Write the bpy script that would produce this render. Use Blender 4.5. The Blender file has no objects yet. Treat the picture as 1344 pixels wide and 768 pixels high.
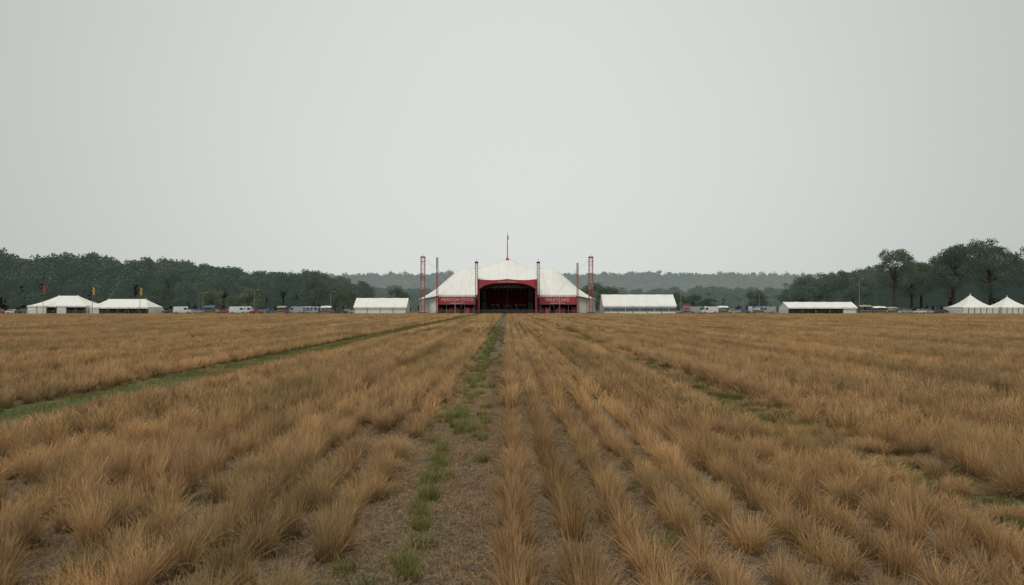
import bpy, math, random
import numpy as np
from mathutils import Vector, noise
random.seed(7); rng=np.random.default_rng(7)
scene=bpy.context.scene
scene.view_settings.view_transform='Standard'
scene.view_settings.look='None'
scene.view_settings.exposure=0
R=math.radians

# ------------------------------------------------------------------ materials
def new_mat(name):
    m=bpy.data.materials.new(name); m.use_nodes=True
    nt=m.node_tree
    return m,nt,nt.nodes['Principled BSDF']
def mix_rgb(nt,a,b,fac,mode='MIX'):
    n=nt.nodes.new('ShaderNodeMix'); n.data_type='RGBA'; n.blend_type=mode
    for sock,v in ((n.inputs[0],fac),(n.inputs[6],a),(n.inputs[7],b)):
        if hasattr(v,'is_output') : nt.links.new(v,sock)
        else:
            sock.default_value = v if not isinstance(v,tuple) else (*v,1) if len(v)==3 else v
    return n.outputs[2]
def noise_n(nt,scale,detail=4,vec=None,rough=.55):
    n=nt.nodes.new('ShaderNodeTexNoise'); n.inputs['Scale'].default_value=scale
    n.inputs['Detail'].default_value=detail; n.inputs['Roughness'].default_value=rough
    if vec is not None: nt.links.new(vec,n.inputs['Vector'])
    return n.outputs['Fac']
def mapped(nt,vec,scale,rot=(0,0,0)):
    mp=nt.nodes.new('ShaderNodeMapping'); mp.inputs['Scale'].default_value=scale; mp.inputs['Rotation'].default_value=rot
    nt.links.new(vec,mp.inputs[0]); return mp.outputs[0]
def ramp(nt,fac,stops):
    n=nt.nodes.new('ShaderNodeValToRGB'); nt.links.new(fac,n.inputs[0])
    e=n.color_ramp.elements
    while len(e)<len(stops): e.new(.5)
    for i,(p,c) in enumerate(stops):
        e[i].position=p; e[i].color=(*c,1) if len(c)==3 else c
    return n.outputs[0]
def pos_node(nt):
    return nt.nodes.new('ShaderNodeNewGeometry').outputs['Position']
def mathn(nt,op,a,b=None,clamp=False):
    n=nt.nodes.new('ShaderNodeMath'); n.operation=op; n.use_clamp=clamp
    for i,v in enumerate((a,b)):
        if v is None: continue
        if hasattr(v,'is_output'): nt.links.new(v,n.inputs[i])
        else: n.inputs[i].default_value=v
    return n.outputs[0]
def simple(name,col,rough=.7,metal=0,var=.15,scale=1.5,spec=.3):
    m,nt,b=new_mat(name)
    f=noise_n(nt,scale,5,pos_node(nt))
    lo=tuple(c*(1-var) for c in col); hi=tuple(min(1,c*(1+var)) for c in col)
    nt.links.new(ramp(nt,f,[(.3,lo),(.7,hi)]),b.inputs['Base Color'])
    b.inputs['Roughness'].default_value=rough; b.inputs['Metallic'].default_value=metal
    b.inputs['Specular IOR Level'].default_value=spec
    return m

def straw_mat(name,cols,green=(.17,.17,.065),gamt=.45):
    """grass blades: 'bl' red runs 0 (root) .. 1 (tip), green is a random tone per blade"""
    m,nt,b=new_mat(name)
    out=nt.nodes['Material Output']
    a=nt.nodes.new('ShaderNodeAttribute'); a.attribute_name='bl'
    sep=nt.nodes.new('ShaderNodeSeparateColor'); nt.links.new(a.outputs['Color'],sep.inputs[0])
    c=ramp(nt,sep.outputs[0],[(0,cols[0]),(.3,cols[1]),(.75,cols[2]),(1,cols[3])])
    oi=nt.nodes.new('ShaderNodeObjectInfo')
    t=ramp(nt,sep.outputs[1],[(0,(.55,.50,.44)),(.5,(1,1,1)),(1,(1.35,1.30,1.2))])
    c=mix_rgb(nt,c,t,1.0,'MULTIPLY')
    t2=ramp(nt,oi.outputs['Random'],[(0,(.74,.74,.73)),(.5,(1,.98,.95)),(1,(1.2,1.15,1.07))])
    c=mix_rgb(nt,c,t2,1.0,'MULTIPLY')
    p=pos_node(nt)
    n1=noise_n(nt,.10,3,p)
    t3=ramp(nt,n1,[(.3,(.84,.85,.87)),(.7,(1.14,1.1,1.04))])
    c=mix_rgb(nt,c,t3,1.0,'MULTIPLY')
    n4=noise_n(nt,1,3,mapped(nt,p,(.85,.022,.3)),.7)
    t4=ramp(nt,n4,[(.34,(.62,.59,.54)),(.5,(1,.98,.96)),(.66,(1.22,1.2,1.16))])
    c=mix_rgb(nt,c,t4,1.0,'MULTIPLY')
    n2=noise_n(nt,1,4,mapped(nt,p,(.5,.12,.3)))
    g=ramp(nt,n2,[(.5,(0,0,0)),(.72,(1,1,1))])
    g=mathn(nt,'MULTIPLY',g,gamt)
    c=mix_rgb(nt,c,green,g)
    d=nt.nodes.new('ShaderNodeBsdfDiffuse'); tr=nt.nodes.new('ShaderNodeBsdfTranslucent')
    mx=nt.nodes.new('ShaderNodeMixShader'); mx.inputs[0].default_value=.28
    nt.links.new(c,d.inputs[0]); nt.links.new(c,tr.inputs[0])
    nt.links.new(d.outputs[0],mx.inputs[1]); nt.links.new(tr.outputs[0],mx.inputs[2])
    nt.links.new(mx.outputs[0],out.inputs[0]); nt.nodes.remove(b)
    return m
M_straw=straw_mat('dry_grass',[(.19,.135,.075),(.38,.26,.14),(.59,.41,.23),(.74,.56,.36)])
M_green=straw_mat('green_grass',[(.10,.11,.04),(.15,.185,.06),(.24,.26,.10),(.38,.36,.18)])

def leaf_mat(name,dark,light,haze_glow=(0,0,0)):
    m,nt,b=new_mat(name)
    a=nt.nodes.new('ShaderNodeAttribute'); a.attribute_name='bl'
    sep=nt.nodes.new('ShaderNodeSeparateColor'); nt.links.new(a.outputs['Color'],sep.inputs[0])
    c=mix_rgb(nt,dark,light,sep.outputs[0])
    oi=nt.nodes.new('ShaderNodeObjectInfo')
    t2=ramp(nt,oi.outputs['Random'],[(0,(.72,.8,.8)),(.5,(1,1,1)),(1,(1.25,1.15,1.0))])
    c=mix_rgb(nt,c,t2,1.0,'MULTIPLY')
    nt.links.new(c,b.inputs['Base Color']); b.inputs['Roughness'].default_value=.8
    b.inputs['Specular IOR Level'].default_value=.1
    if haze_glow!=(0,0,0):
        b.inputs['Emission Color'].default_value=(*haze_glow,1); b.inputs['Emission Strength'].default_value=1  # aerial haze painted in as a faint glow of the leaves
    return m
M_leaf=leaf_mat('foliage',(.032,.050,.028),(.075,.10,.048),(.019,.026,.022))  # last colour of each foliage: painted haze glow, stronger with distance
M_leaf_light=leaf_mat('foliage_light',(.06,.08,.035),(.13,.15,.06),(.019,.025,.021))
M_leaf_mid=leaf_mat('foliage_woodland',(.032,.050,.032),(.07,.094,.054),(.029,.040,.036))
M_leaf_haze=leaf_mat('foliage_haze_glow',(.035,.048,.038),(.07,.085,.065),(.066,.085,.079))
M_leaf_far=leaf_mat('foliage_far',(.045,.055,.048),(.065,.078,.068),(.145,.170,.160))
M_bark=simple('bark',(.07,.055,.042),.9)

def canvas(name,col,period=None,stain=.10):
    m,nt,b=new_mat(name)
    p=pos_node(nt)
    f=noise_n(nt,.35,5,p)
    c=ramp(nt,f,[(.3,tuple(x*(1-stain) for x in col)),(.65,col)])
    if period:
        sx=nt.nodes.new('ShaderNodeSeparateXYZ'); nt.links.new(p,sx.inputs[0])
        w=mathn(nt,'FRACT',mathn(nt,'DIVIDE',sx.outputs[0],period))
        w=mathn(nt,'LESS_THAN',w,.035)
        c=mix_rgb(nt,c,tuple(x*.78 for x in col),w)
    nt.links.new(c,b.inputs['Base Color']); b.inputs['Roughness'].default_value=.6
    b.inputs['Specular IOR Level'].default_value=.2
    bmp=nt.nodes.new('ShaderNodeBump'); bmp.inputs['Strength'].default_value=.3; bmp.inputs['Distance'].default_value=.15
    nt.links.new(noise_n(nt,.8,3,p),bmp.inputs['Height']); nt.links.new(bmp.outputs[0],b.inputs['Normal'])
    return m
M_white=canvas('white_canvas',(.86,.85,.79),3.1,.07)
M_white_wall=canvas('white_canvas_wall',(.80,.81,.78))
M_tan=canvas('tan_canvas',(.42,.33,.24))
M_red=canvas('red_canvas',(.46,.075,.09),None,.25)
M_red_dark=simple('dark_red_drape',(.16,.018,.024),.8)
M_redsteel=simple('red_painted_steel',(.40,.085,.08),.55)
M_whitesteel=simple('white_painted_steel',(.6,.55,.53),.5)
M_blacksteel=simple('black_steel',(.03,.03,.033),.5)
M_steel=simple('galvanised_steel',(.30,.32,.34),.45,.6)
M_black=simple('black_cloth',(.012,.012,.014),.8)
M_deck=simple('stage_deck',(.05,.045,.045),.7)
M_glass=simple('window_film',(.10,.13,.15),.15,0,.2,1,.5)
M_lettering=simple('lettering_pale',(.70,.55,.53),.6)
M_tyre=simple('tyre_rubber',(.02,.02,.02),.9)
M_cglass=simple('car_glass',(.03,.04,.05),.08,0,.1,1,.6)
M_wood=simple('weathered_wood',(.23,.17,.11),.85)
M_yellow=simple('flag_yellow',(.62,.36,.05),.7)
M_flagred=simple('flag_red',(.5,.05,.05),.7)
M_lamp=simple('lamp_lens',(.5,.48,.42),.2)
M_bluep=simple('blue_plastic',(.06,.14,.26),.5)

# ------------------------------------------------------------------ mesh helpers
class MB:
    def __init__(s): s.v=[];s.f=[];s.m=[]
    def add(s,vs,fs,m=0):
        o=len(s.v); s.v+= [tuple(v) for v in vs]; s.f+=[tuple(i+o for i in f) for f in fs]; s.m+=[m]*len(fs)
    def box(s,c,d,m=0):
        x,y,z=c; a,b,e=d[0]/2,d[1]/2,d[2]/2
        vs=[(x+i*a,y+j*b,z+k*e) for i in(-1,1) for j in(-1,1) for k in(-1,1)]
        s.add(vs,[(0,1,3,2),(4,6,7,5),(0,4,5,1),(2,3,7,6),(0,2,6,4),(1,5,7,3)],m)
    def bar(s,p,q,r,r2=None,n=4,m=0):
        p=Vector(p);q=Vector(q); r2=r if r2 is None else r2
        d=(q-p).normalized(); u=d.cross(Vector((0,0,1)) if abs(d.z)<.9 else Vector((1,0,0))).normalized(); w=d.cross(u)
        vs=[]
        for c,rr in((p,r),(q,r2)):
            for i in range(n):
                a=2*math.pi*(i+.5)/n; vs.append(c+u*rr*math.cos(a)+w*rr*math.sin(a))
        fs=[(i,(i+1)%n,n+(i+1)%n,n+i) for i in range(n)]+[tuple(range(n))[::-1],tuple(range(n,2*n))]
        s.add(vs,fs,m)
    def grid(s,fn,nu,nv,m=0):
        vs=[fn(i/nu,j/nv) for i in range(nu+1) for j in range(nv+1)]
        fs=[(i*(nv+1)+j,(i+1)*(nv+1)+j,(i+1)*(nv+1)+j+1,i*(nv+1)+j+1) for i in range(nu) for j in range(nv)]
        s.add(vs,fs,m)
    def build(s,name,mats,parent=None,smooth=False,link=True):
        me=bpy.data.meshes.new(name); me.from_pydata(s.v,[],s.f)
        for m in mats: me.materials.append(m)
        me.polygons.foreach_set('material_index',s.m)
        if smooth: me.polygons.foreach_set('use_smooth',[True]*len(s.f))
        me.update()
        o=bpy.data.objects.new(name,me)
        if link: scene.collection.objects.link(o)
        if parent: o.parent=parent
        return o
def empty(name,loc=(0,0,0)):
    e=bpy.data.objects.new(name,None); e.location=loc; scene.collection.objects.link(e); return e
def lattice(mb,x,y,z0,z1,w,r,step,m=0,m2=None):
    h=w/2; cs=[(x-h,y-h),(x+h,y-h),(x+h,y+h),(x-h,y+h)]
    for c in cs: mb.bar((*c,z0),(*c,z1),r*1.3,m=m)
    n=max(1,round((z1-z0)/step)); st=(z1-z0)/n
    for i in range(n):
        a=z0+i*st;b=a+st
        mm=m if (m2 is None or (i//2)%2==0) else m2
        for k in range(4):
            c,d=cs[k],cs[(k+1)%4]
            if (i+k)%2: c,d=d,c
            mb.bar((*c,a),(*d,b),r*.8,m=mm)
            mb.bar((*cs[k],b),(*cs[(k+1)%4],b),r*.8,m=mm)

# ------------------------------------------------------------------ world, sun, camera
w=bpy.data.worlds.new('World'); scene.world=w; w.use_nodes=True
nt=w.node_tree; bg=nt.nodes['Background']
sky=nt.nodes.new('ShaderNodeTexSky'); sky.sky_type='NISHITA'; sky.sun_disc=False
sky.sun_elevation=R(58); sky.sun_rotation=R(200); sky.dust_density=4; sky.air_density=1
hs=nt.nodes.new('ShaderNodeHueSaturation'); hs.inputs['Saturation'].default_value=.25; hs.inputs['Value'].default_value=.09
nt.links.new(sky.outputs[0],hs.inputs['Color'])
tc=nt.nodes.new('ShaderNodeTexCoord')
dot=nt.nodes.new('ShaderNodeVectorMath'); dot.operation='DOT_PRODUCT'
nrm=nt.nodes.new('ShaderNodeVectorMath'); nrm.operation='NORMALIZE'
nt.links.new(tc.outputs['Generated'],nrm.inputs[0]); nt.links.new(nrm.outputs[0],dot.inputs[0])
gd=Vector((0.0,1,.22)).normalized(); dot.inputs[1].default_value=gd
cl=noise_n(nt,1.6,4,nrm.outputs[0],.5)
v=mathn(nt,'ADD',dot.outputs['Value'],mathn(nt,'MULTIPLY',mathn(nt,'SUBTRACT',cl,.5),.05))
over=ramp(nt,v,[(0,(.48,.50,.475)),(.70,(.49,.515,.49)),(.83,(.575,.605,.575)),(1,(.735,.76,.725))])
c=mix_rgb(nt,over,hs.outputs[0],.08)
nt.links.new(c,bg.inputs['Color']); bg.inputs['Strength'].default_value=1.0

sl=bpy.data.lights.new('sun','SUN'); sl.energy=1.4; sl.angle=R(22); sl.color=(1,.965,.91)
so=bpy.data.objects.new('sun',sl); scene.collection.objects.link(so)
sd=Vector((math.sin(R(200))*math.cos(R(58)),math.cos(R(200))*math.cos(R(58)),math.sin(R(58))))
so.rotation_euler=sd.to_track_quat('Z','Y').to_euler(); so.location=(0,0,60)

cam=bpy.data.cameras.new('camera'); co=bpy.data.objects.new('camera',cam); scene.collection.objects.link(co)
cam.lens=24; cam.sensor_width=36; cam.clip_end=6000; cam.clip_start=.05
co.location=(0,0,2.0); co.rotation_euler=(R(91.28),0,R(-.384)); scene.camera=co

# ------------------------------------------------------------------ ground sheet
def ground():
    m,nt,b=new_mat('field_ground')
    p=pos_node(nt)
    s=nt.nodes.new('ShaderNodeSeparateXYZ'); nt.links.new(p,s.inputs[0])
    wob=mathn(nt,'MULTIPLY',mathn(nt,'SUBTRACT',noise_n(nt,.5,3,p),.5),.6)
    X=mathn(nt,'ADD',s.outputs[0],wob)
    soil=ramp(nt,noise_n(nt,6,9,p,.7),[(.3,(.05,.036,.025)),(.5,(.12,.088,.06)),(.72,(.22,.17,.12))])
    lit=ramp(nt,noise_n(nt,1,5,mapped(nt,p,(55,12,10),(0,0,.6))),[(.52,(0,0,0)),(.61,(1,1,1))])
    lit2=ramp(nt,noise_n(nt,1,5,mapped(nt,p,(14,60,10),(0,0,.3))),[(.53,(0,0,0)),(.61,(1,1,1))])
    soil=mix_rgb(nt,soil,(.38,.275,.165),mathn(nt,'MULTIPLY',mathn(nt,'MAXIMUM',lit,lit2),.62))
    def band(c,hw,soft=.3):
        return mathn(nt,'DIVIDE',mathn(nt,'SUBTRACT',hw,mathn(nt,'ABSOLUTE',mathn(nt,'SUBTRACT',X,c))),soft,True)
    gn=ramp(nt,noise_n(nt,1.7,5,p),[(.38,(0,0,0)),(.62,(1,1,1))])
    g1=band(-9.0,.95); g2=mathn(nt,'MULTIPLY',band(4.65,.9),.6); g3=mathn(nt,'MULTIPLY',band(-.85,.3),.4)
    g=mathn(nt,'MULTIPLY',mathn(nt,'MAXIMUM',mathn(nt,'MAXIMUM',g1,g2),g3),mathn(nt,'ADD',mathn(nt,'MULTIPLY',gn,.6),.4),True)
    greenc=ramp(nt,noise_n(nt,12,5,p),[(.3,(.075,.10,.03)),(.7,(.15,.18,.065))])
    c=mix_rgb(nt,soil,greenc,g)
    far=mathn(nt,'GREATER_THAN',s.outputs[1],209.0)
    c=mix_rgb(nt,c,(.16,.16,.075),far)
    nt.links.new(c,b.inputs['Base Color']); b.inputs['Roughness'].default_value=.95; b.inputs['Specular IOR Level'].default_value=.1
    bm=nt.nodes.new('ShaderNodeBump'); bm.inputs['Strength'].default_value=1; bm.inputs['Distance'].default_value=.06
    nt.links.new(noise_n(nt,10,8,p,.7),bm.inputs['Height']); nt.links.new(bm.outputs[0],b.inputs['Normal'])
    xs=sorted(set([-4000,-1200,-400,-120,-40]+list(np.round(np.arange(-16,16.01,.16),3))+[40,120,400,1200,4000]))
    ys=sorted(set([-1500,-300,-60,-10]+list(np.round(np.arange(0,30,.16),3))+[34,40,50,70,100,150,230,400,900,2000,5000]))
    vs=[]
    for y in ys:
        for x in xs:
            z=0
            if abs(x)<15.9 and .1<y<29.5:
                fade=min(1,(29.5-y)/5,y,(15.9-abs(x))/3)
                z=fade*(.035*noise.noise(Vector((x*1.3,y*.5,0)))+.035*noise.noise(Vector((x*4,y*3,3))))
            vs.append((x,y,z))
    nx=len(xs); fs=[(j*nx+i,j*nx+i+1,(j+1)*nx+i+1,(j+1)*nx+i) for j in range(len(ys)-1) for i in range(nx-1)]
    mb=MB(); mb.add(vs,fs); mb.build('ground',[m],smooth=True)
ground()

# ------------------------------------------------------------------ grass tufts
def blades_mesh(name,mat,n,w,fn_root,hgt,lean,segs=3,seed=0,hmin=.55):
    r=np.random.default_rng(seed); V=[];F=[];C=[]
    for i in range(n):
        x,y=fn_root(r)
        az=r.uniform(0,2*math.pi)
        rad=math.hypot(x,y)
        if rad>1e-4 and lean>0 and r.random()<.75: az=math.atan2(y,x)+r.normal(0,.5)
        ln=min(1.35,abs(r.normal(0,lean))+.05)
        h=hgt*r.uniform(hmin,1.12)*(1.1 if r.random()<.12 else 1); tone=r.random()
        dx,dy=math.cos(az),math.sin(az)
        sa=r.uniform(0,math.pi); px,py=math.cos(sa),math.sin(sa)
        o=len(V); ang=ln*.35; cx,cy,cz=x,y,-.01
        for k in range(segs+1):
            t=k/segs
            ww=w*(1-.75*t)*.5
            if k==segs: V.append((cx,cy,cz)); C.append((t,tone,0,1))
            else:
                V.append((cx-px*ww,cy-py*ww,cz)); V.append((cx+px*ww,cy+py*ww,cz)); C+=[(t,tone,0,1)]*2
            st=h/segs
            cx+=dx*math.sin(ang)*st; cy+=dy*math.sin(ang)*st; cz+=math.cos(ang)*st
            ang+=ln*(1.0/segs)*1.5
        for k in range(segs-1):
            a=o+2*k; F.append((a,a+1,a+3,a+2))
        a=o+2*(segs-1); F.append((a,a+1,a+2))
    me=bpy.data.meshes.new(name); me.from_pydata(V,[],F); me.materials.append(mat)
    at=me.color_attributes.new('bl','FLOAT_COLOR','POINT'); at.data.foreach_set('color',np.array(C,dtype=np.float32).ravel())
    me.update()
    return bpy.data.objects.new(name,me)
def disc(rad):
    def f(r):
        a=r.uniform(0,6.283); q=rad*math.sqrt(r.random()); return q*math.cos(a),q*math.sin(a)
    return f
def rect(wx,wy):
    return lambda r:(r.uniform(-wx/2,wx/2),r.uniform(-wy/2,wy/2))
def coll(name,objs):
    c=bpy.data.collections.new(name)
    for o in objs: c.objects.link(o)
    return c
def scatter(name,collection,pts,rots,scales,idx):
    """one object: instances of the collection's meshes on points"""
    pts=np.asarray(pts,dtype=np.float32)
    me=bpy.data.meshes.new(name); me.vertices.add(len(pts)); me.vertices.foreach_set('co',pts.ravel())
    a=me.attributes.new('rot','FLOAT_VECTOR','POINT'); a.data.foreach_set('vector',np.asarray(rots,dtype=np.float32).ravel())
    a=me.attributes.new('scl','FLOAT_VECTOR','POINT'); a.data.foreach_set('vector',np.asarray(scales,dtype=np.float32).ravel())
    a=me.attributes.new('idx','INT','POINT'); a.data.foreach_set('value',np.asarray(idx,dtype=np.int32))
    me.update()
    o=bpy.data.objects.new(name,me); scene.collection.objects.link(o)
    g=bpy.data.node_groups.new(name+'_gn','GeometryNodeTree')
    g.interface.new_socket('Geometry',in_out='INPUT',socket_type='NodeSocketGeometry')
    g.interface.new_socket('Geometry',in_out='OUTPUT',socket_type='NodeSocketGeometry')
    gi=g.nodes.new('NodeGroupInput'); go=g.nodes.new('NodeGroupOutput')
    ip=g.nodes.new('GeometryNodeInstanceOnPoints'); ci=g.nodes.new('GeometryNodeCollectionInfo')
    ci.inputs['Collection'].default_value=collection
    ci.inputs['Separate Children'].default_value=True; ci.inputs['Reset Children'].default_value=True
    def na(n,t):
        q=g.nodes.new('GeometryNodeInputNamedAttribute'); q.data_type=t; q.inputs['Name'].default_value=n
        return [s for s in q.outputs if s.enabled and s.name=='Attribute'][0]
    g.links.new(gi.outputs[0],ip.inputs['Points']); g.links.new(ci.outputs[0],ip.inputs['Instance'])
    ip.inputs['Pick Instance'].default_value=True
    g.links.new(na('idx','INT'),ip.inputs['Instance Index'])
    g.links.new(na('rot','FLOAT_VECTOR'),ip.inputs['Rotation'])
    g.links.new(na('scl','FLOAT_VECTOR'),ip.inputs['Scale'])
    g.links.new(ip.outputs[0],go.inputs[0])
    md=o.modifiers.new('scatter','NODES'); md.node_group=g
    return o

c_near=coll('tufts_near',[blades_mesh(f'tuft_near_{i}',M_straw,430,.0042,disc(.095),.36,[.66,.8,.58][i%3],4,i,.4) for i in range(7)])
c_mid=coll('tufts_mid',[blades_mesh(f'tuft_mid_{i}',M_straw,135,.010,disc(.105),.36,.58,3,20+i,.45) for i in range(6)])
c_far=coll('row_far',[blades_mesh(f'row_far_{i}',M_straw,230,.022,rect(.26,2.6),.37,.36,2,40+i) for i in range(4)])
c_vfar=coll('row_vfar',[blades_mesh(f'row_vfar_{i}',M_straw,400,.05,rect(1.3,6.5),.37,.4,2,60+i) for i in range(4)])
c_gn=coll('green_tufts',[blades_mesh(f'gtuft_{i}',M_green,170,.005,disc(.11),.21,.6,3,80+i,.3) for i in range(4)])
c_gf=coll('green_patch',[blades_mesh(f'gpatch_{i}',M_green,600,.011,rect(1.5,2.0),.12,.6,2,90+i) for i in range(3)])
c_lit=coll('litter',[blades_mesh(f'litter_{i}',M_straw,60,.005,disc(.3),.16,1.6,2,100+i) for i in range(3)])
c_fill=coll('short_grass',[blades_mesh(f'short_{i}',M_straw,240,.0055,disc(.42),.13,.9,2,120+i,.3) for i in range(4)])

# planting scheme: (x of drill row, step along it, jitter, height, share missing)
rows=[]
x=.06
while x<3.95: rows.append((x,.345,.03,1.0,.03)); x+=.48
for x in (4.2,4.5,4.85,5.15): rows.append((x,.42,.12,.55,.42))
def dense(x0,x1,step=.43,h=1.1):
    n=max(1,int(abs(x1-x0)/step))
    for i in range(n+1): rows.append((x0+(x1-x0)*i/n,.285,.055,h*random.uniform(.86,1.08),.03))
dense(5.45,8.6,.43,1.18); dense(9.2,12.4,.46,1.12)
x=13.2
k=0
while x<34:
    wd=[4.2,3.1,4.7,2.6][k%4]; dense(x,x+wd,.5,1.1); x+=wd+[1.0,.85,1.1][k%3]; k+=1
XR=x
dense(-1.5,-3.0,.42,1.08); dense(-3.48,-5.4,.42,1.15); dense(-5.9,-7.5,.44,.98); rows.append((-7.95,.34,.08,.7,.1))
x=-10.1;k=0
while x>-34:
    wd=[3.5,4.5,2.8,4.0][k%4]; dense(x,x-wd,.5,1.1); x-=wd+[.95,1.1,.85][k%3]; k+=1
XL=x
def hvar(x,y): return 1+.22*noise.noise(Vector((x*.35,y*.18,1)))+.12*noise.noise(Vector((x*1.1,y*.9,5)))
near=[];mid=[];far=[]
for (rx,st,jit,h,sp) in rows:
    y=-2+random.random()*st
    while y<44:
        d=math.hypot(rx,y)
        if random.random()>sp and abs(rx)<.95*(y+6)+6:
            px=rx+random.gauss(0,jit)+.05*noise.noise(Vector((rx*3,y*.35,0))); py=y+random.gauss(0,jit*.8)
            bare=noise.noise(Vector((px*.8,py*.45,9)))
            if not(bare<-.53 and y<25):
                d=math.hypot(px,py)
                s=h*hvar(px,py)*random.uniform(.74,1.16)
                wdt=random.uniform(.85,1.25)
                (near if d<12 else mid).append((px,py,s,wdt*(1.12 if d>=12 else 1)))
        y+=st*random.uniform(.7,1.35)*(1.25 if d>20 else 1)
    y=44+random.random()*2
    while y<209:
        if random.random()>sp*.6:
            far.append((rx+random.gauss(0,.03),y,h*hvar(rx,y)*random.uniform(.92,1.06),1.0))
        y+=2.35
near=[p for p in near if math.hypot(p[0],p[1])>1.5]
def emit(name,c,nv,lst,tilt=.12,spin=True):
    pts=[(p[0],p[1],0) for p in lst]
    rots=[(random.gauss(0,tilt),random.gauss(0,tilt),random.uniform(0,6.283) if spin else random.choice((0,math.pi))) for p in lst]
    sc=[(p[3],p[3],p[2]) for p in lst]
    return scatter(name,c,pts,rots,sc,[random.randrange(nv) for _ in lst])
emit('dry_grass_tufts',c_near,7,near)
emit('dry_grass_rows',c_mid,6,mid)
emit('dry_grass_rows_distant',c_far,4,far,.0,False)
fl=[]
y=1.5
while y<24:
    x=-min(20,y*.95+4)
    while x<min(20,y*.95+4):
        path=-1.35<x<-.05; strip=3.9<x<5.3; track=-9.75<x<-8.25
        pr=.2 if path else .55 if strip else 0 if track else .62
        if random.random()<pr and math.hypot(x,y)>1.5: fl.append((x+random.gauss(0,.15),y+random.gauss(0,.15),random.uniform(.4,1.1)*(.6 if path else 1),random.uniform(.7,1.2)))
        x+=.52
    y+=.52
emit('short_dry_grass',c_fill,4,fl,.05)
vf=[]
def outer(x0,x1,sg):
    x=x0;k=0
    while (x<x1 if sg>0 else x>x1):
        n=[3,2,3,4][k%4]; hh=random.uniform(.9,1.15)
        for i in range(n):
            y=18+random.random()*5
            while y<209:
                if abs(x)<1.15*y+45:
                    vf.append((x+random.gauss(0,.06),y,hh*hvar(x,y)*random.uniform(.95,1.05),1.0))
                y+=6.1
            x+=sg*1.5
        x+=sg*[1.1,1.6,1.0][k%3]; k+=1
outer(XR+.8,240,1); outer(XL-.8,-240,-1)
emit('dry_grass_rows_outer',c_vfar,4,vf,0,False)
gr=[]
for (gx,st,pr,s0) in ((-.85,.24,.25,1.1),(-.4,.5,.55,.8),(-1.2,.5,.55,.85),(4.25,.3,.4,.9),(4.6,.25,.3,.85),(4.95,.3,.4,.9),(5.3,.5,.5,.8),(-3.2,.5,.5,.9),(-5.6,.5,.5,.9),(-8.2,.6,.4,.8),(-9.85,.6,.4,.8),(1.3,2,.7,.7),(8.9,.5,.5,.9),(12.8,.6,.4,.9),(3.0,2.0,.5,.7)):
    y=0
    while y<70:
        if random.random()>pr: gr.append((gx+random.gauss(0,.10),y,s0*random.uniform(.4,1.25),random.uniform(.6,1.3)))
        y+=st*random.uniform(.5,1.6)
emit('green_grass_tufts',c_gn,4,[p for p in gr if math.hypot(p[0],p[1])>1.6])
gp=[]
y=4
while y<200:
    gp.append((-9.0+.15*noise.noise(Vector((0,y*.15,0))),y,random.uniform(.6,1.25),random.uniform(.9,1.05)))
    if random.random()<.7 : gp.append((4.65+random.gauss(0,.1),y,random.uniform(.5,.9),random.uniform(.5,.75)))
    if y>40 and random.random()<.4 : gp.append((-.85,y,random.uniform(.6,1),.22))
    y+=1.5
emit('green_grass_track',c_gf,3,gp,0,False)
lt=[]
for i in range(1600):
    y=random.uniform(1,26); xx=random.uniform(-1.5,.1) if i%3 else random.uniform(-8,8)
    lt.append((xx,y,random.uniform(.2,.6),random.uniform(.5,1.1)))
emit('straw_litter',c_lit,3,lt,.1)

mb=MB()
for i in range(600):
    x=random.uniform(-1.4,0) if i%4 else random.uniform(-6,6); y=random.uniform(2.5,22); r=random.uniform(.008,.03)
    vs=[];ph=random.random()
    for a in range(6):
        an=a*math.pi/3+ph; vs.append((x+r*random.uniform(.7,1.3)*math.cos(an),y+r*random.uniform(.7,1.3)*math.sin(an),.0))
    for a in range(6):
        an=a*math.pi/3+ph; vs.append((x+r*.6*math.cos(an),y+r*.6*math.sin(an),r*random.uniform(.7,1.1)+.012))
    mb.add(vs,[(k,(k+1)%6,6+(k+1)%6,6+k) for k in range(6)]+[tuple(range(6,12))])
mb.build('soil_clods',[simple('dry_soil',(.17,.13,.095),.95,0,.3,20)])
heap=[(-8.5+random.gauss(0,.45),21+random.gauss(0,.35),random.uniform(.4,.9),random.uniform(1,1.8)) for _ in range(24)]
emit('straw_heap',c_lit,3,heap,.3)

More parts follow.
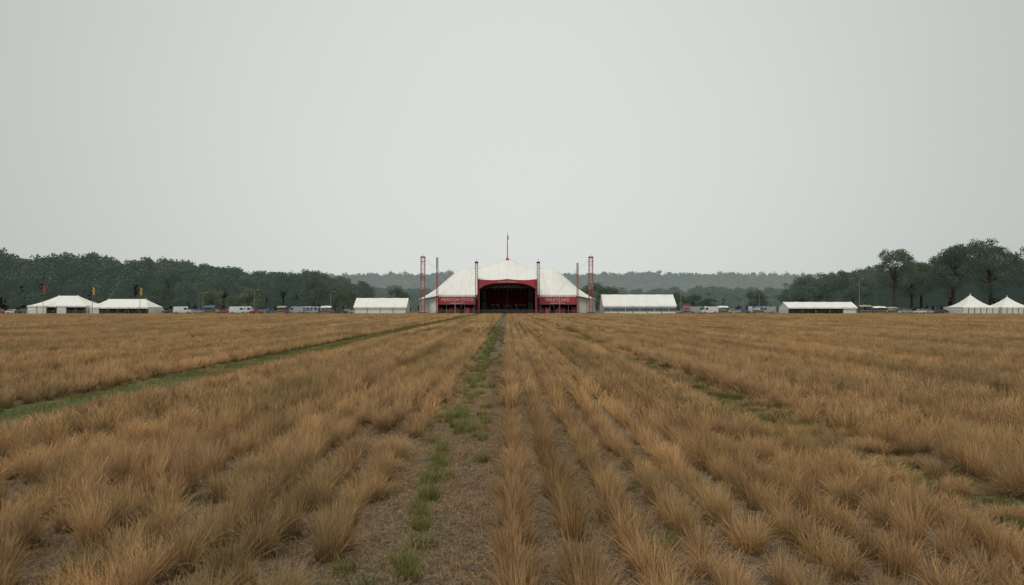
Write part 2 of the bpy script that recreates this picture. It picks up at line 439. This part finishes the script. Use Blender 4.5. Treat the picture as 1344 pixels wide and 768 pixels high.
# ------------------------------------------------------------------ trees
def tree_mesh(name,H,cw,cz,rz,nblob,nleaf,leaf,mat,seed,trunk=True,blobr=(.10,.17)):
    r=np.random.default_rng(seed); rr=random.Random(seed)
    mb=MB()
    cen=np.array([0,0,cz*H])
    blobs=[]
    for i in range(nblob):
        d=r.normal(size=3); d/=np.linalg.norm(d)
        q=r.uniform(.35,1)**.6
        p=cen+d*q*np.array([cw*H,cw*H,rz*H])*r.uniform(.85,1.08)
        if p[2]<.10*H: p[2]=.10*H+r.random()*.1*H
        blobs.append((p,r.uniform(*blobr)*H,r.random()))
    if trunk:
        tr=.022*H
        top=Vector((rr.uniform(-.03,.03)*H,rr.uniform(-.03,.03)*H,cz*H))
        fork=Vector((0,0,.28*H))
        mb.bar((0,0,-.3),fork,tr*1.3,tr*.85,8); mb.bar(fork,top,tr*.85,tr*.35,7)
        for p,br,_ in blobs[:min(nblob,22)]:
            t=rr.uniform(0,.8); s=fork.lerp(top,t); e=Vector(p)
            mid_=s.lerp(e,.5)+Vector((rr.uniform(-.02,.02)*H,rr.uniform(-.02,.02)*H,.02*H))
            mb.bar(s,mid_,tr*.34,tr*.2,5); mb.bar(mid_,e,tr*.2,tr*.07,5)
    nb=len(mb.v); nbf=len(mb.f)
    wts=np.array([b[1]**2 for b in blobs]); wts/=wts.sum()
    ch=r.choice(len(blobs),nleaf,p=wts)
    V=list(mb.v);F=list(mb.f)
    col=[(0.3,0,0,1)]*nb
    for k in ch:
        p,br,t=blobs[k]
        d=r.normal(size=3); d/=np.linalg.norm(d)
        c=p+d*br*(r.random()**.4)*np.array([1,1,.8])*r.uniform(.8,1.15)
        n=r.normal(size=3)+d*.9; n/=np.linalg.norm(n)
        u=np.cross(n,r.normal(size=3)); u/=np.linalg.norm(u); v_=np.cross(n,u)
        s=leaf*r.uniform(.6,1.3)
        o=len(V)
        V+= [tuple(c+u*s*.5),tuple(c+v_*s*.35),tuple(c-u*s*.5+n*s*.1),tuple(c-v_*s*.35)]
        F.append((o,o+1,o+2,o+3)); cc=min(1,max(0,t*.7+r.random()*.35)); col+=[(cc,cc,cc,1)]*4
    me=bpy.data.meshes.new(name); me.from_pydata(V,[],F)
    me.materials.append(mat); me.materials.append(M_bark)
    me.polygons.foreach_set('material_index',[1]*nbf+[0]*(len(F)-nbf))
    at=me.color_attributes.new('bl','FLOAT_COLOR','POINT'); at.data.foreach_set('color',np.array(col,dtype=np.float32).ravel())
    me.update()
    return me
def treeobj(name,me): return bpy.data.objects.new(name,me)
def forest_coll(tag,mat,nleaf,leaf,seed):
    L=[]
    for i in range(5):
        cw=[.30,.26,.34,.24,.30][i]
        L.append(treeobj(f'{tag}_{i}',tree_mesh(f'{tag}_{i}',10,cw,.54,.42,[30,26,34,24,28][i],nleaf,leaf,mat,seed+i)))
    return coll(tag,L)
def forest(name,c,x0,x1,y0,y1,sp,hf,zf=lambda x,y:0,n=5):
    pts=[];rots=[];sc=[]
    x=x0
    while x<x1:
        y=y0
        while y<y1:
            px=x+random.uniform(-.45,.45)*sp; py=y+random.uniform(-.45,.45)*sp
            h=hf(px,py)
            if h>0:
                h*=random.uniform(.84,1.08)
                pts.append((px,py,zf(px,py)-.3)); rots.append((0,0,random.uniform(0,6.28)))
                w_=h/10*random.uniform(.9,1.25); sc.append((w_,w_,h/10))
            y+=sp
        x+=sp
    return scatter(name,c,pts,rots,sc,[random.randrange(n) for _ in pts])
def interp(x,tab):
    return float(np.interp(x,[t[0] for t in tab],[t[1] for t in tab]))
c_left=forest_coll('woodland',M_leaf_mid,4200,.42,300)
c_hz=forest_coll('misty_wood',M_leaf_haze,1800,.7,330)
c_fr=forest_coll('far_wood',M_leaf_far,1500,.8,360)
forest('woodland',c_left,-560,-72,292,345,6.5,lambda x,y:interp(x,[(-560,27),(-215,25),(-160,24.2),(-140,21),(-115,19),(-90,18),(-72,15)])*(1+.10*noise.noise(Vector((x*.05,y*.05,0)))))
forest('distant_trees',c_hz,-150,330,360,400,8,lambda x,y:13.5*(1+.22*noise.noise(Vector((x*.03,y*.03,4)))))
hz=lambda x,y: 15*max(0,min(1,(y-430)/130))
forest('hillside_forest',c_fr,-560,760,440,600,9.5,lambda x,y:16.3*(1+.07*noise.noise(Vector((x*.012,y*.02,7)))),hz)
mb=MB(); mb.grid(lambda u,v:(-1500+3200*u,430+900*v,hz(0,430+900*v)+.02),40,30); mb.build('hill',[simple('hill_ground',(.07,.085,.055),.9)],smooth=True)
forest('woodland_edge',c_left,128,470,262,310,7,lambda x,y:interp(x,[(125,15),(150,19),(200,21),(470,24)])*(1+.12*noise.noise(Vector((x*.06,y*.05,2)))))

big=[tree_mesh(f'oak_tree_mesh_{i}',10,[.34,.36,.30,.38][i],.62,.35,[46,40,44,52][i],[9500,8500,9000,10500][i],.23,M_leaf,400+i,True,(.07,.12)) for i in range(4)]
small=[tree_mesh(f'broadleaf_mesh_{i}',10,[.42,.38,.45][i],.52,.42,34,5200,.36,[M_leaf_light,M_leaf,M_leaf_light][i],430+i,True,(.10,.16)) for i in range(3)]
def put(name,me,x,y,h,wf=1,rz=None):
    o=bpy.data.objects.new(name,me); scene.collection.objects.link(o); o.location=(x,y,0)
    s=h/10; o.scale=(s*wf,s*wf,s); o.rotation_euler=(0,0,random.uniform(0,6.28) if rz is None else rz); return o
for i,(x,y,h,wf) in enumerate([(141,248,24.8,.85),(151,254,20,1),(164,250,27.2,1.05),(180,253,28.0,1.05),(171,262,24,1),(196,250,27,1),(213,255,28,1),(236,250,27,1),(262,256,28,1),(133,262,17.5,1),(157,258,21,1),(188,262,24,1.1)]):
    put('oak_tree',big[i%4],x,y,h,wf)
for i,(x,y,h,k,wf) in enumerate([(-126,250,11.5,1,1),(-107,248,10.6,0,1.05),(-96,252,9.2,2,1.1),(-101,256,8.5,0,1.2),(-74,262,16.2,1,.8),(-66,262,12,1,1),(-60,258,11,0,.9),(33,262,13.5,1,.9),(40,268,12,1,1),(62,250,8.8,1,1),(69,252,8,1,1.2),(75,254,6.5,1,1.3),(-42,262,11,1,1),(112,258,12,1,1.0),(121,262,14,1,1),(96,262,10,1,1.1)]):
    put('broadleaf_tree',small[k],x,y,h,wf)

# ------------------------------------------------------------------ main stage tent
st=empty('festival_stage_tent')
Y0=224.0; YR=236.0; YB=252.0
def Rz(x):
    return interp(abs(x),[(0,19.0),(1.2,18.7),(2.6,18.1),(4,17.4),(6.5,16.4),(9,15.8),(12,15.5),(15.6,15.75),(17,15.1),(19.9,12.6),(24,9.0),(27,6.9),(29.6,5.4)])
def Ez(x): return interp(abs(x),[(9.6,6.2),(22.5,6.0),(26,5.3),(29.6,4.7)])
roof=MB()
for sgn in(-1,1):
    def wing(u,v,sgn=sgn):
        ax=9.65+u*(29.6-9.65); x=sgn*ax; e=Ez(x); rz=Rz(x)
        yf=Y0+.35*math.sin(math.pi*((ax-9.65)/6.5%1)); 
        if v<.5:
            t=v*2; y=yf+(YR-yf)*t; z=e+(rz-e)*t**1.25
        else:
            t=(1-v)*2; y=YB+(YR-YB)*t; z=e+(rz-e)*t**1.25
        return (x,y,z)
    roof.grid(wing,48,20)
def centre(u,v):
    x=-9.75+19.5*u; ax=abs(x)
    e=11.3-.35*math.sin(math.pi*(ax/9.75)); rz=Rz(x)+.03
    yf=220.5
    if v<.5:
        t=v*2; return (x,yf+(YR-yf)*t,e+(rz-e)*t**(1.5-.4*ax/9.75))
    t=(1-v)*2; return (x,YB+.3+(YR-YB)*t,6+(rz-6)*t**1.2)
roof.grid(centre,40,24)
roof.build('roof_canvas',[M_white],st,True)
g=MB()
for sgn in(-1,1):
    g.add([(sgn*9.7,220.6,4.5),(sgn*9.7,220.6,11.2),(sgn*9.7,236,15.8),(sgn*9.7,236,6)],[(0,1,2,3)])
    g.grid(lambda u,v,s=sgn:(s*(23+6*u),225.2+1.2*u,.3+(Ez(23+6*u)-.6)*v),6,2)
    g.add([(sgn*29.1,226.4,.1),(sgn*29.1,226.4,4.7),(sgn*29.1,251.6,4.7),(sgn*29.1,251.6,.1)],[(0,1,2,3)])
g.add([(-29,251.7,0),(29,251.7,0),(29,251.7,5.0),(-29,251.7,5.0)],[(0,1,2,3)])
g.build('canvas_walls',[M_white_wall],st)
h=MB()
def hdr(u,v):
    x=-9.6+19.2*u; a=abs(x)/9.6
    lo=9.95-2.4*a**4; hi=11.2-.3*math.sin(math.pi*a)
    return (x,220.35+.05*math.sin(x*5),lo+(hi-lo)*v)
h.grid(hdr,80,3)
for sgn in(-1,1):
    h.grid(lambda u,v,s=sgn:(s*(8.95+.65*u),220.3+.08*math.sin(u*12),0.1+7.6*v),10,3)
h.build('red_header_drape',[M_red],st,True)
bn=MB()
for sgn in(-1,1):
    bn.grid(lambda u,v,s=sgn:(s*(10.4+12.2*u),223.6+.06*math.sin(u*30),3.05+2.95*v),40,2)
    for i in range(14):
        x0=sgn*(10.4+i*12.2/14); x1=sgn*(10.4+(i+1)*12.2/14)
        bn.add([(x0,223.52,6.25),(x1,223.52,6.25),(x1,223.52,5.8),((x0+x1)/2,223.52,5.45),(x0,223.52,5.8)],[(0,1,2,3,4)],1)
    for i in range(7):
        if i in(2,5): continue
        x0=10.6+i*1.75
        bn.box((sgn*(x0+.75),224.4,1.0),(1.35,.08,1.9),0 if i in(1,) else 2)
bn.build('red_banners',[M_red,M_white,M_red_dark],st)
def text(body,x,y,z,size,name,mat,parent):
    cu=bpy.data.curves.new(name,'FONT'); cu.body=body; cu.size=size; cu.align_x='CENTER'; cu.align_y='CENTER'; cu.extrude=.02
    o=bpy.data.objects.new(name,cu); o.location=(x,y,z); o.rotation_euler=(R(90),0,0); scene.collection.objects.link(o)
    cu.materials.append(mat); o.parent=parent; return o
text('MEADOW STAGE',-16.4,223.4,4.55,1.35,'banner_lettering_a',M_lettering,st)
text('MUSIC AND ARTS',-16.4,223.4,3.45,.6,'banner_lettering_b',M_lettering,st)
text('WHITLAKE',16.4,223.4,4.5,1.6,'banner_lettering_c',M_lettering,st)
text('SUMMER FESTIVAL',16.4,223.4,3.45,.6,'banner_lettering_d',M_lettering,st)
text('Summer Meadow',0,220.2,10.4,.85,'header_lettering',M_lettering,st)
it=MB()
it.box((0,232,.75),(17.6,16,1.5),1)
it.box((0,223.85,.72),(17.4,.1,1.4),0)
it.add([(-9.5,241,0),(9.5,241,0),(9.5,241,13),(-9.5,241,13)],[(0,1,2,3)],0)
for s in(-1,1): it.add([(s*9.5,224.2,0),(s*9.5,241,0),(s*9.5,241,12),(s*9.5,224.2,10)],[(0,1,2,3)],0)
it.add([(-9.5,222,10.6),(9.5,222,10.6),(9.5,241,12.4),(-9.5,241,12.4)],[(0,1,2,3)],2)
it.grid(lambda u,v:(-8.8+17.6*u,224.6+.2*math.sin(u*40),10.5-(1.1+2.6*abs(2*u-1)**3)*(1-v)),50,2,2)
it.grid(lambda u,v:(-8+16*u,239.5+.25*math.sin(u*60),1.5+7*v),60,2,2)
it.build('stage_interior',[M_black,M_deck,M_red_dark],st)
eq=MB()
for y,z in((225.5,8.6),(230,8.9),(235,9.1)):
    for dz in(0,.55): eq.bar((-8.3,y,z+dz),(8.3,y,z+dz),.06)
    for i in range(24): eq.bar((-8.3+i*.69,y,z+(i%2)*.55),(-8.3+(i+1)*.69,y,z+((i+1)%2)*.55),.035)
    for i in range(11):
        x=-7.2+i*1.44; eq.bar((x,y,z),(x,y-.12,z-.45),.16,.2,8,m=1); eq.bar((x,y-.12,z-.45),(x,y-.14,z-.48),.17,.17,8,m=2)
for s in(-1,1):
    for k in range(8):
        eq.box((s*7.6,223.9+.03*k*k*.4,8.0-k*.48),(1.3,.9,.42),1)
    for k in range(3): eq.box((s*7.6,224.6,1.9+k*.85),(1.5,1,.8),1)
for i,x in enumerate((-5,-3.4,2.9,4.6,5.9)):
    eq.box((x,233,2.1),(1.2,.7,1.2),1); eq.box((x,232.98,2.95),(1.1,.6,.42),3)
for i in range(6): eq.add([(-5+i*2,225.4,1.5),(-4.2+i*2,225.4,1.5),(-4.2+i*2,226,1.5),(-5+i*2,226,1.5),(-5+i*2,225.9,1.95),(-4.2+i*2,225.9,1.95)],[(0,1,5,4),(4,5,2,3),(0,4,3),(1,2,5)],1)
eq.box((0,234.5,1.8),(3.6,2.6,.6),1)
for x,y,r,hh in((0,233.9,.5,.5),(-.8,234.6,.26,.4),(.8,234.6,.3,.45),(-.35,234.4,.22,.35),(.35,234.4,.22,.35)):
    eq.bar((x,y,2.3 if r<.4 else 2.15),(x,y+(.0 if r<.4 else .5),2.3+hh if r<.4 else 2.6),r,r,12,m=3)
for x in(-1.2,1.2,-.6): eq.bar((x,234.3,2.1),(x,234.3,3.3),.03); eq.bar((x,234.3,3.3),(x,234.3,3.33),.32,.3,12,m=2)
for x in(-3,0,3): eq.bar((x,226.6,1.5),(x,226.6,3.1),.03); eq.bar((x,226.6,3.1),(x+.3,226.3,3.2),.03)
eq.build('stage_rigging_and_backline',[M_steel,M_black,M_lamp,M_redsteel],st)
ma=MB()
for x in(-9.95,9.95):
    lattice(ma,x,219.6,0,16.4,.75,.06,.9,0); ma.box((x,219.6,16.6),(1.1,1.0,.5),0); ma.bar((x,219.6,16.8),(x,219.6,17.9),.05)
    ma.box((x,219.6,.2),(2,2,.4),0)
for x,top in((-22.9,18.4),(22.9,16.6)):
    lattice(ma,x,222.6,0,top-3.2,.5,.06,.8,1); lattice(ma,x,222.6,top-3.2,top,.5,.06,.5,0); ma.box((x,222.6,.2),(1.6,1.6,.4),0)
for x in(-27.6,27.3):
    lattice(ma,x,223,0,18.4,1.25,.085,1.3,1,2); ma.box((x,223,18.6),(1.5,1.5,.3),1); ma.box((x,223,.25),(2.6,2.6,.5),0)
    ma.bar((x,223,18.7),(x,223,19.6),.06,m=1)
ma.bar((0,236,0),(0,236,24.8),.22,.16,8,m=1); ma.bar((0,236,24.8),(0,236,28.0),.12,.05,6,m=1)
ma.add([(0.1,236,27.2),(.1,236,25.4),(.35,235.8,25.5),(.4,235.9,26.9)],[(0,1,2,3)],1)
ma.bar((0,236,18.5),(0,236,19.5),.8,.2,10,m=1)
ma.build('masts',[M_blacksteel,M_redsteel,M_whitesteel],st)
gy=MB()
for s in(-1,1):
    for (a,b) in (((29.6,226,4.7),(33.5,223,0)),((26,224,5.2),(29,218.5,0)),((22.9,222.6,15),(16,224,6.1)),((27.4,223,18.2),(20.5,234,12)),((9.95,219.6,16.3),(9.5,236,15.9)),((9.95,219.6,16.3),(15.5,216,0)),((27.4,223,12),(34,222,0)),((29.6,238,4.9),(34,238,0)),((29.6,250,4.9),(34,252,0)),((17,224,6),(17,219.5,0))):
        gy.bar((s*a[0],a[1],a[2]),(s*b[0],b[1],b[2]),.03)
for x in (11,14,17,20,23.2,26,28.8):
    for s in(-1,1): gy.bar((s*x,224.2,0),(s*x,224.2,Ez(x)-.05),.09,m=0,n=6)
gy.build('guy_lines_and_poles',[M_steel],st)
cs=MB()
for s in(-1,1):
    for i in range(9):
        x=s*random.uniform(11,26); y=random.uniform(227,240)
        hh=random.uniform(1,2.4); cs.box((x,y,hh/2),(random.uniform(1,2.8),random.uniform(.8,1.6),hh),random.choice((0,0,1,2)))
        cs.box((x,y,hh+.06),(1.0,.7,.1),0)
    cs.add([(s*9.9,245,0),(s*28,245,0),(s*28,245,5),(s*9.9,245,5.6)],[(0,1,2,3)],0)
cs.build('flight_cases',[M_black,M_steel,M_red_dark],st)

# ------------------------------------------------------------------ tents
def marquee(name,x0,x1,y,depth,eave,ridge,style):
    e=empty(name,(0,0,0)); L=x1-x0; bays=max(3,round(L/4.5))
    r=MB(); ov=.25
    def rf(u,v):
        x=x0-ov+(L+2*ov)*u; t=1-abs(2*v-1)
        sag=-.07*math.sin(math.pi*((u*bays)%1))
        z=eave+(ridge-eave)*t**1.05
        return (x,y-ov+(depth+2*ov)*v,z+sag)
    r.grid(rf,bays*6,16)
    r.grid(lambda u,v:(x0-ov+(L+2*ov)*u,y-ov-.02,eave-.38+.36*v-.05*abs(math.sin(u*bays*12))*(1-v)-.07*math.sin(math.pi*((u*bays)%1))),bays*10,1)
    r.build('roof',[M_white],e,False)
    w_=MB()
    for s,xx in((0,x0),(1,x1)):
        w_.add([(xx,y,0),(xx,y+depth,0),(xx,y+depth,eave),(xx,y+depth/2,ridge-.1),(xx,y,eave)],[(0,1,2,3,4)])
    w_.add([(x0,y+depth,0),(x1,y+depth,0),(x1,y+depth,eave),(x0,y+depth,eave)],[(0,1,2,3)],2 if style=='flat' else 0)
    for i in range(bays):
        a=x0+L*i/bays+.12; b=x0+L*(i+1)/bays-.12
        if style=='windows':
            w_.add([(a,y+.05,.05),(b,y+.05,.05),(b,y+.05,.75),(a,y+.05,.75)],[(0,1,2,3)])
            w_.add([(a,y+.05,1.85),(b,y+.05,1.85),(b,y+.05,eave),(a,y+.05,eave)],[(0,1,2,3)])
            w_.add([(a,y+.07,.75),(b,y+.07,.75),(b,y+.07,1.85),(a,y+.07,1.85)],[(0,1,2,3)],1)
            w_.box(((a+b)/2,y+.03,1.3),(.12,.05,1.1),0)
        elif style=='closed':
            w_.grid(lambda u,v,a=a,b=b:(a+(b-a)*u,y+.06+.04*math.sin(u*25),.05+(eave-.1)*v),12,1)
        elif style=='flat' and i==4:
            w_.add([(a,y+.05,.05),(b,y+.05,.05),(b,y+.05,eave),(a,y+.05,eave)],[(0,1,2,3)])
    w_.build('walls',[M_white_wall,M_glass,M_black],e)
    p=MB()
    for i in range(bays+1):
        xx=x0+L*i/bays
        p.bar((xx,y-.03,0),(xx,y-.03,eave),.07); p.bar((xx,y+depth+.1,0),(xx,y+depth+.1,eave),.07)
        p.bar((xx,y-.1,eave-.2),(xx,y-1.6,0),.02)
    for i in range(bays):
        xx=x0+L*(i+.5)/bays
        p.box((xx,y+depth*.4,.75),(2.2,.8,.05),1)
        for dx in(-.9,.9): p.box((xx+dx,y+depth*.4,.36),(.06,.6,.72),0)
    p.build('frame_and_tables',[M_steel,M_wood],e)
    return e
marquee('marquee_tent',-50.4,-33.4,225,9,2.3,5.3,'closed')
marquee('marquee_tent',31.8,55.6,225,10,2.7,6.5,'windows')
marquee('marquee_tent',93.2,116,226,8,2.15,4.0,'flat')

def pole_tent(name,cx,y,hw,hd,eave,peak,ridge,powr,open_front=True):
    e=empty(name); cy=y+hd
    r=MB()
    def rf(u,v):
        X=(2*u-1);Yv=(2*v-1)
        dx=max(0,abs(X)*hw-ridge)/(hw-ridge); d=max(dx,abs(Yv))
        sc=-.12*math.sin(math.pi*((u*6)%1))*(abs(Yv)>.95)
        return (cx+X*hw,cy+Yv*hd,eave+(peak-eave)*(1-d)**powr+sc)
    r.grid(rf,36,24)
    r.grid(lambda u,v:(cx+(2*u-1)*(hw+.02),y-.03,eave-.42+.4*v-.1*abs(math.sin(u*50))*(1-v)),60,1)
    r.bar((cx-ridge,cy,peak-.25),(cx-ridge,cy,peak+.35),.16,.04,8)
    if ridge: r.bar((cx+ridge,cy,peak-.25),(cx+ridge,cy,peak+.35),.16,.04,8)
    r.build('roof',[M_white],e,False)
    w_=MB(); n=6
    for i in range(n):
        a=cx-hw+2*hw*i/n+.05; b=a+2*hw/n-.1
        w_.grid(lambda u,v,a=a,b=b:(a+(b-a)*u,y+2*hd-.1+.05*math.sin(u*20),.05+eave*v),8,1,1 if open_front==2 else 0)
        if (not open_front) or i in((0,1,3) if open_front==1 else (0,)):
            w_.grid(lambda u,v,a=a,b=b:(a+(b-a)*u,y+.1+.05*math.sin(u*20),.05+(eave-.05)*v),8,1)
    for s in(-1,1): w_.add([(cx+s*(hw-.1),y+.1,0),(cx+s*(hw-.1),y+2*hd-.1,0),(cx+s*(hw-.1),y+2*hd-.1,eave),(cx+s*(hw-.1),y+.1,eave)],[(0,1,2,3)])
    w_.build('walls',[M_white_wall,M_black],e)
    p=MB()
    for i in range(n+1):
        xx=cx-hw+2*hw*i/n; p.bar((xx,y-.05,0),(xx,y-.05,eave),.06); p.bar((xx,y-.1,eave-.1),(xx,y-2,0),.02)
    for q in {-ridge,ridge}: p.bar((cx+q,cy,0),(cx+q,cy,peak),.08)
    p.build('poles',[M_steel],e)
pole_tent('pole_tent',-146.6,223,9.6,6,2.7,6.0,3.2,1.35,1)
pole_tent('pole_tent',-127,224,9.6,5,2.2,4.9,6.2,1.1,2)
pole_tent('pagoda_tent',155.3,223,6.0,5,2.2,6.5,0,1.75,False)
pole_tent('pagoda_tent',167.7,223,5.6,5,2.2,5.8,0,1.75,False)
pole_tent('pagoda_tent',181,224,5.6,5,2.2,5.6,0,1.75,False)
def stall(x,y,wd,hh,mat):
    e=empty('market_stall'); r=MB()
    r.grid(lambda u,v:(x-wd/2+wd*u,y-.3+3.2*v,hh-.5+.5*(1-abs(2*v-1))-.05*math.sin(u*9)),12,6)
    r.build('awning',[mat],e)
    r=MB()
    for a in(-1,1):
        for b in(y,y+2.5): r.bar((x+a*(wd/2-.1),b,0),(x+a*(wd/2-.1),b,hh-.5),.05)
    r.box((x,y+.1,.5),(wd-.3,.6,.95),1); r.box((x,y,1.0),(wd-.2,.8,.06),1)
    for q in range(5): r.box((x-wd/2+.5+q*(wd-1)/4,y+.1,1.15),(.4,.4,.25),0)
    r.build('frame_and_counter',[M_steel,M_wood],e)
for a in ((118.6,225,4.2,2.9,M_tan),(123.2,225,4.4,2.5,M_white),(127.5,225,3.4,2.3,M_tan),(-60,226,3.4,2.6,M_white),(-99,227,3.6,2.7,M_bluep),(72,227,3.4,2.6,M_white),(84,227,3,2.5,M_bluep),(-75,227,3,2.6,M_tan),(59.5,226,2.8,2.5,M_flagred)): stall(*a)
def toilet(x,y):
    t=MB(); t.box((x,y,1.1),(1.1,1.1,2.1),0); t.box((x,y-.57,1.08),(.8,.04,1.9),1); t.box((x+.3,y-.6,1.05),(.06,.04,.2),2)
    t.add([(x-.6,y-.6,2.15),(x+.6,y-.6,2.15),(x+.6,y+.6,2.15),(x-.6,y+.6,2.15),(x-.45,y,2.36),(x+.45,y,2.36)],[(0,1,5,4),(1,2,5),(2,3,4,5),(3,0,4)],3)
    t.bar((x+.4,y+.4,2.1),(x+.4,y+.4,2.6),.06,n=6,m=2); t.build('portable_toilet',[M_bluep,M_steel,M_blacksteel,M_whitesteel])
for i in range(6): toilet(-70+i*1.35,238)
for i in range(5): toilet(87+i*1.35,239)

# ------------------------------------------------------------------ flagpoles, lamp posts
def flag(x,y,h,mat):
    e=empty('flagpole'); m_=MB(); m_.bar((x,y,0),(x,y,h),.09,.05,8); m_.bar((x,y,h),(x,y,h+.12),.1,.1,8); m_.build('pole',[M_wood],e)
    f=MB(); f.grid(lambda u,v:(x+.06+.75*u-.15*u*u,y+.12*math.sin(u*7),h-2.5+2.4*v-.35*u),8,4); f.build('flag',[mat],e,True)
flag(-150.3,222,9.4,M_flagred); flag(-135,223,8.9,M_yellow); flag(-119.6,223,8.7,M_yellow)
def lamp(x,y,h):
    m_=MB(); m_.bar((x,y,0),(x,y,h),.1,.06,8); m_.bar((x,y,h),(x+1.1,y,h+.25),.05,.04,6); m_.box((x+1.3,y,h+.24),(.6,.25,.14),1)
    m_.bar((x,y,0),(x,y,.5),.17,.14,8); m_.build('street_lamp',[M_steel,M_lamp])
for x,y,h_ in((118,228,11.5),(60,236,8),(88,238,7),(-88,238,8),(-62,240,7.5),(-105,236,7)): lamp(x,y,h_)

# ------------------------------------------------------------------ vehicles
def paint(name,c): 
    m=simple(name,c,.3,0,.05,1,.5); m.node_tree.nodes['Principled BSDF'].inputs['Coat Weight'].default_value=.5; return m
paints=[paint('paint_white',(.7,.7,.7)),paint('paint_silver',(.35,.37,.39)),paint('paint_dark',(.03,.035,.04)),paint('paint_blue',(.05,.10,.22)),paint('paint_red',(.3,.03,.03)),paint('paint_teal',(.10,.2,.22))]
def car_mesh(kind,pm):
    mb=MB()
    if kind=='car':
        prof=[(-2.15,.35),(-2.2,.75),(-2.05,.95),(-1.75,1.0),(-1.25,1.42),(-.1,1.5),(.45,1.38),(1.05,.98),(1.9,.86),(2.15,.68),(2.18,.35)]; W=.88; win=[(-1.5,1.02),(-1.15,1.35),(-.1,1.42),(.4,1.32),(.85,1.0)]; ax=(-1.3,1.35); r=.33
    else:
        prof=[(-2.8,.4),(-2.85,1.0),(-2.8,2.3),(-2.6,2.42),(1.1,2.42),(1.5,2.2),(2.0,1.35),(2.65,1.1),(2.8,.8),(2.8,.4)]; W=1.0; win=[(.55,1.35),(.55,2.0),(1.35,2.0),(1.8,1.35)]; ax=(-1.8,1.8); r=.37
    n=len(prof); vs=[]
    for s in(-1,1):
        for (x,z) in prof:
            t=W*(1-.13*max(0,(z-.9)/ .6 if kind=='car' else (z-1.3)/3)); vs.append((x,s*t,z))
    fs=[tuple(range(n))[::-1],tuple(range(n,2*n))]+[(i,(i+1)%n,n+(i+1)%n,n+i) for i in range(n)]
    mb.add(vs,fs,0)
    for s in(-1,1):
        mb.add([(x,s*(W*(1-.13*max(0,(z-.9)/.6 if kind=='car' else (z-1.3)/3))+.012),z) for x,z in win],[tuple(range(len(win)))],1)
        for a in ax:
            mb.bar((a,s*(W-.2),r),(a,s*(W+.03),r),r,r,16,m=2); mb.bar((a,s*(W+.03),r),(a,s*(W+.045),r),r*.55,r*.5,10,m=3)
        if kind=='car':mb.box((-.3,s*(W*.98),1.2),(.06,.05,.3),0)
    if kind=='car':
        for (xa,za),(xb,zb) in(((.5,1.35),(1.0,1.01)),((-1.7,1.04),(-1.3,1.38))):
            k=.015; mb.add([(xa+k*3,-.7,za+k*2),(xa+k*3,.7,za+k*2),(xb+k*3,.75,zb+k*2),(xb+k*3,-.75,zb+k*2)] if xa>0 else [(xa-k*2,-.74,za+k*2),(xa-k*2,.74,za+k*2),(xb-k*2,.68,zb+k*2),(xb-k*2,-.68,zb+k*2)],[(0,1,2,3)],1)
    else: mb.add([(1.56,-.85,2.14),(1.56,.85,2.14),(2.03,.9,1.4),(2.03,-.9,1.4)],[(0,1,2,3)],1)
    xe=2.19 if kind=='car' else 2.82
    for s in(-1,1): mb.box((xe,s*.62,.66 if kind=='car' else .9),(.04,.32,.14),3); mb.box((-xe-.02,s*.68,.8),(.04,.22,.16),4)
    me_o=mb.build(kind,[pm,M_cglass,M_tyre,M_steel,M_redsteel],None,False,False); return me_o.data
cars={(k,i):car_mesh(k,p) for k in('car','van') for i,p in enumerate(paints)}
def veh(kind,i,x,y,rot):
    o=bpy.data.objects.new('parked_car' if kind=='car' else 'parked_van',cars[(kind,i)]); scene.collection.objects.link(o); o.location=(x,y,0); o.rotation_euler=(0,0,R(rot))
rc=random.Random(11)
for (a,b,n,yy) in((-190,-158,6,228),(-116,-53,13,230),(-114,-53,10,239.5),(57.5,91,8,230),(58,92,6,246),(129,148,5,229),(-136,-118,3,240),(186,215,5,230)):
    for i in range(n):
        x=a+(b-a)*(i+rc.uniform(.2,.8))/n; k='van' if rc.random()<.1 else 'car'
        veh(k,rc.choice([0,1,1,2,3,5,4,2,0] if k=='car' else [0,1,3]),x,yy+rc.uniform(0,2),rc.choice([0,180,8,-6,172,186]))
veh('van',0,-89,227,2); veh('van',0,67.5,228,182)

# ------------------------------------------------------------------ crowd barrier in front of the showground
f=MB(); x=-200
while x<200:
    L=2.5
    f.bar((x+.03,215,1.1),(x+L-.03,215,1.1),.03); f.bar((x+.03,215,.15),(x+L-.03,215,.15),.025)
    for k in range(11): 
        xx=x+.05+k*(L-.1)/10; f.bar((xx,215,.12),(xx,215,1.1),.02 if k in(0,10) else .012)
    f.box((x+.3,215,.03),(.06,.8,.04)); f.box((x+L-.3,215,.03),(.06,.8,.04))
    x+=L
f.build('crowd_barrier',[M_steel])
f=MB(); x=-260
while x<260:
    if abs(x)>31:
        f.bar((x,243,0),(x,243,2),.05)
        for z in(.3,1.0,1.9): f.bar((x,243,z),(x+3.5,243,z),.03)
        for k in range(1,9): f.bar((x+k*.39,243,.3),(x+k*.39,243,1.9),.015)
    x+=3.5
f.build('site_fence',[M_steel])
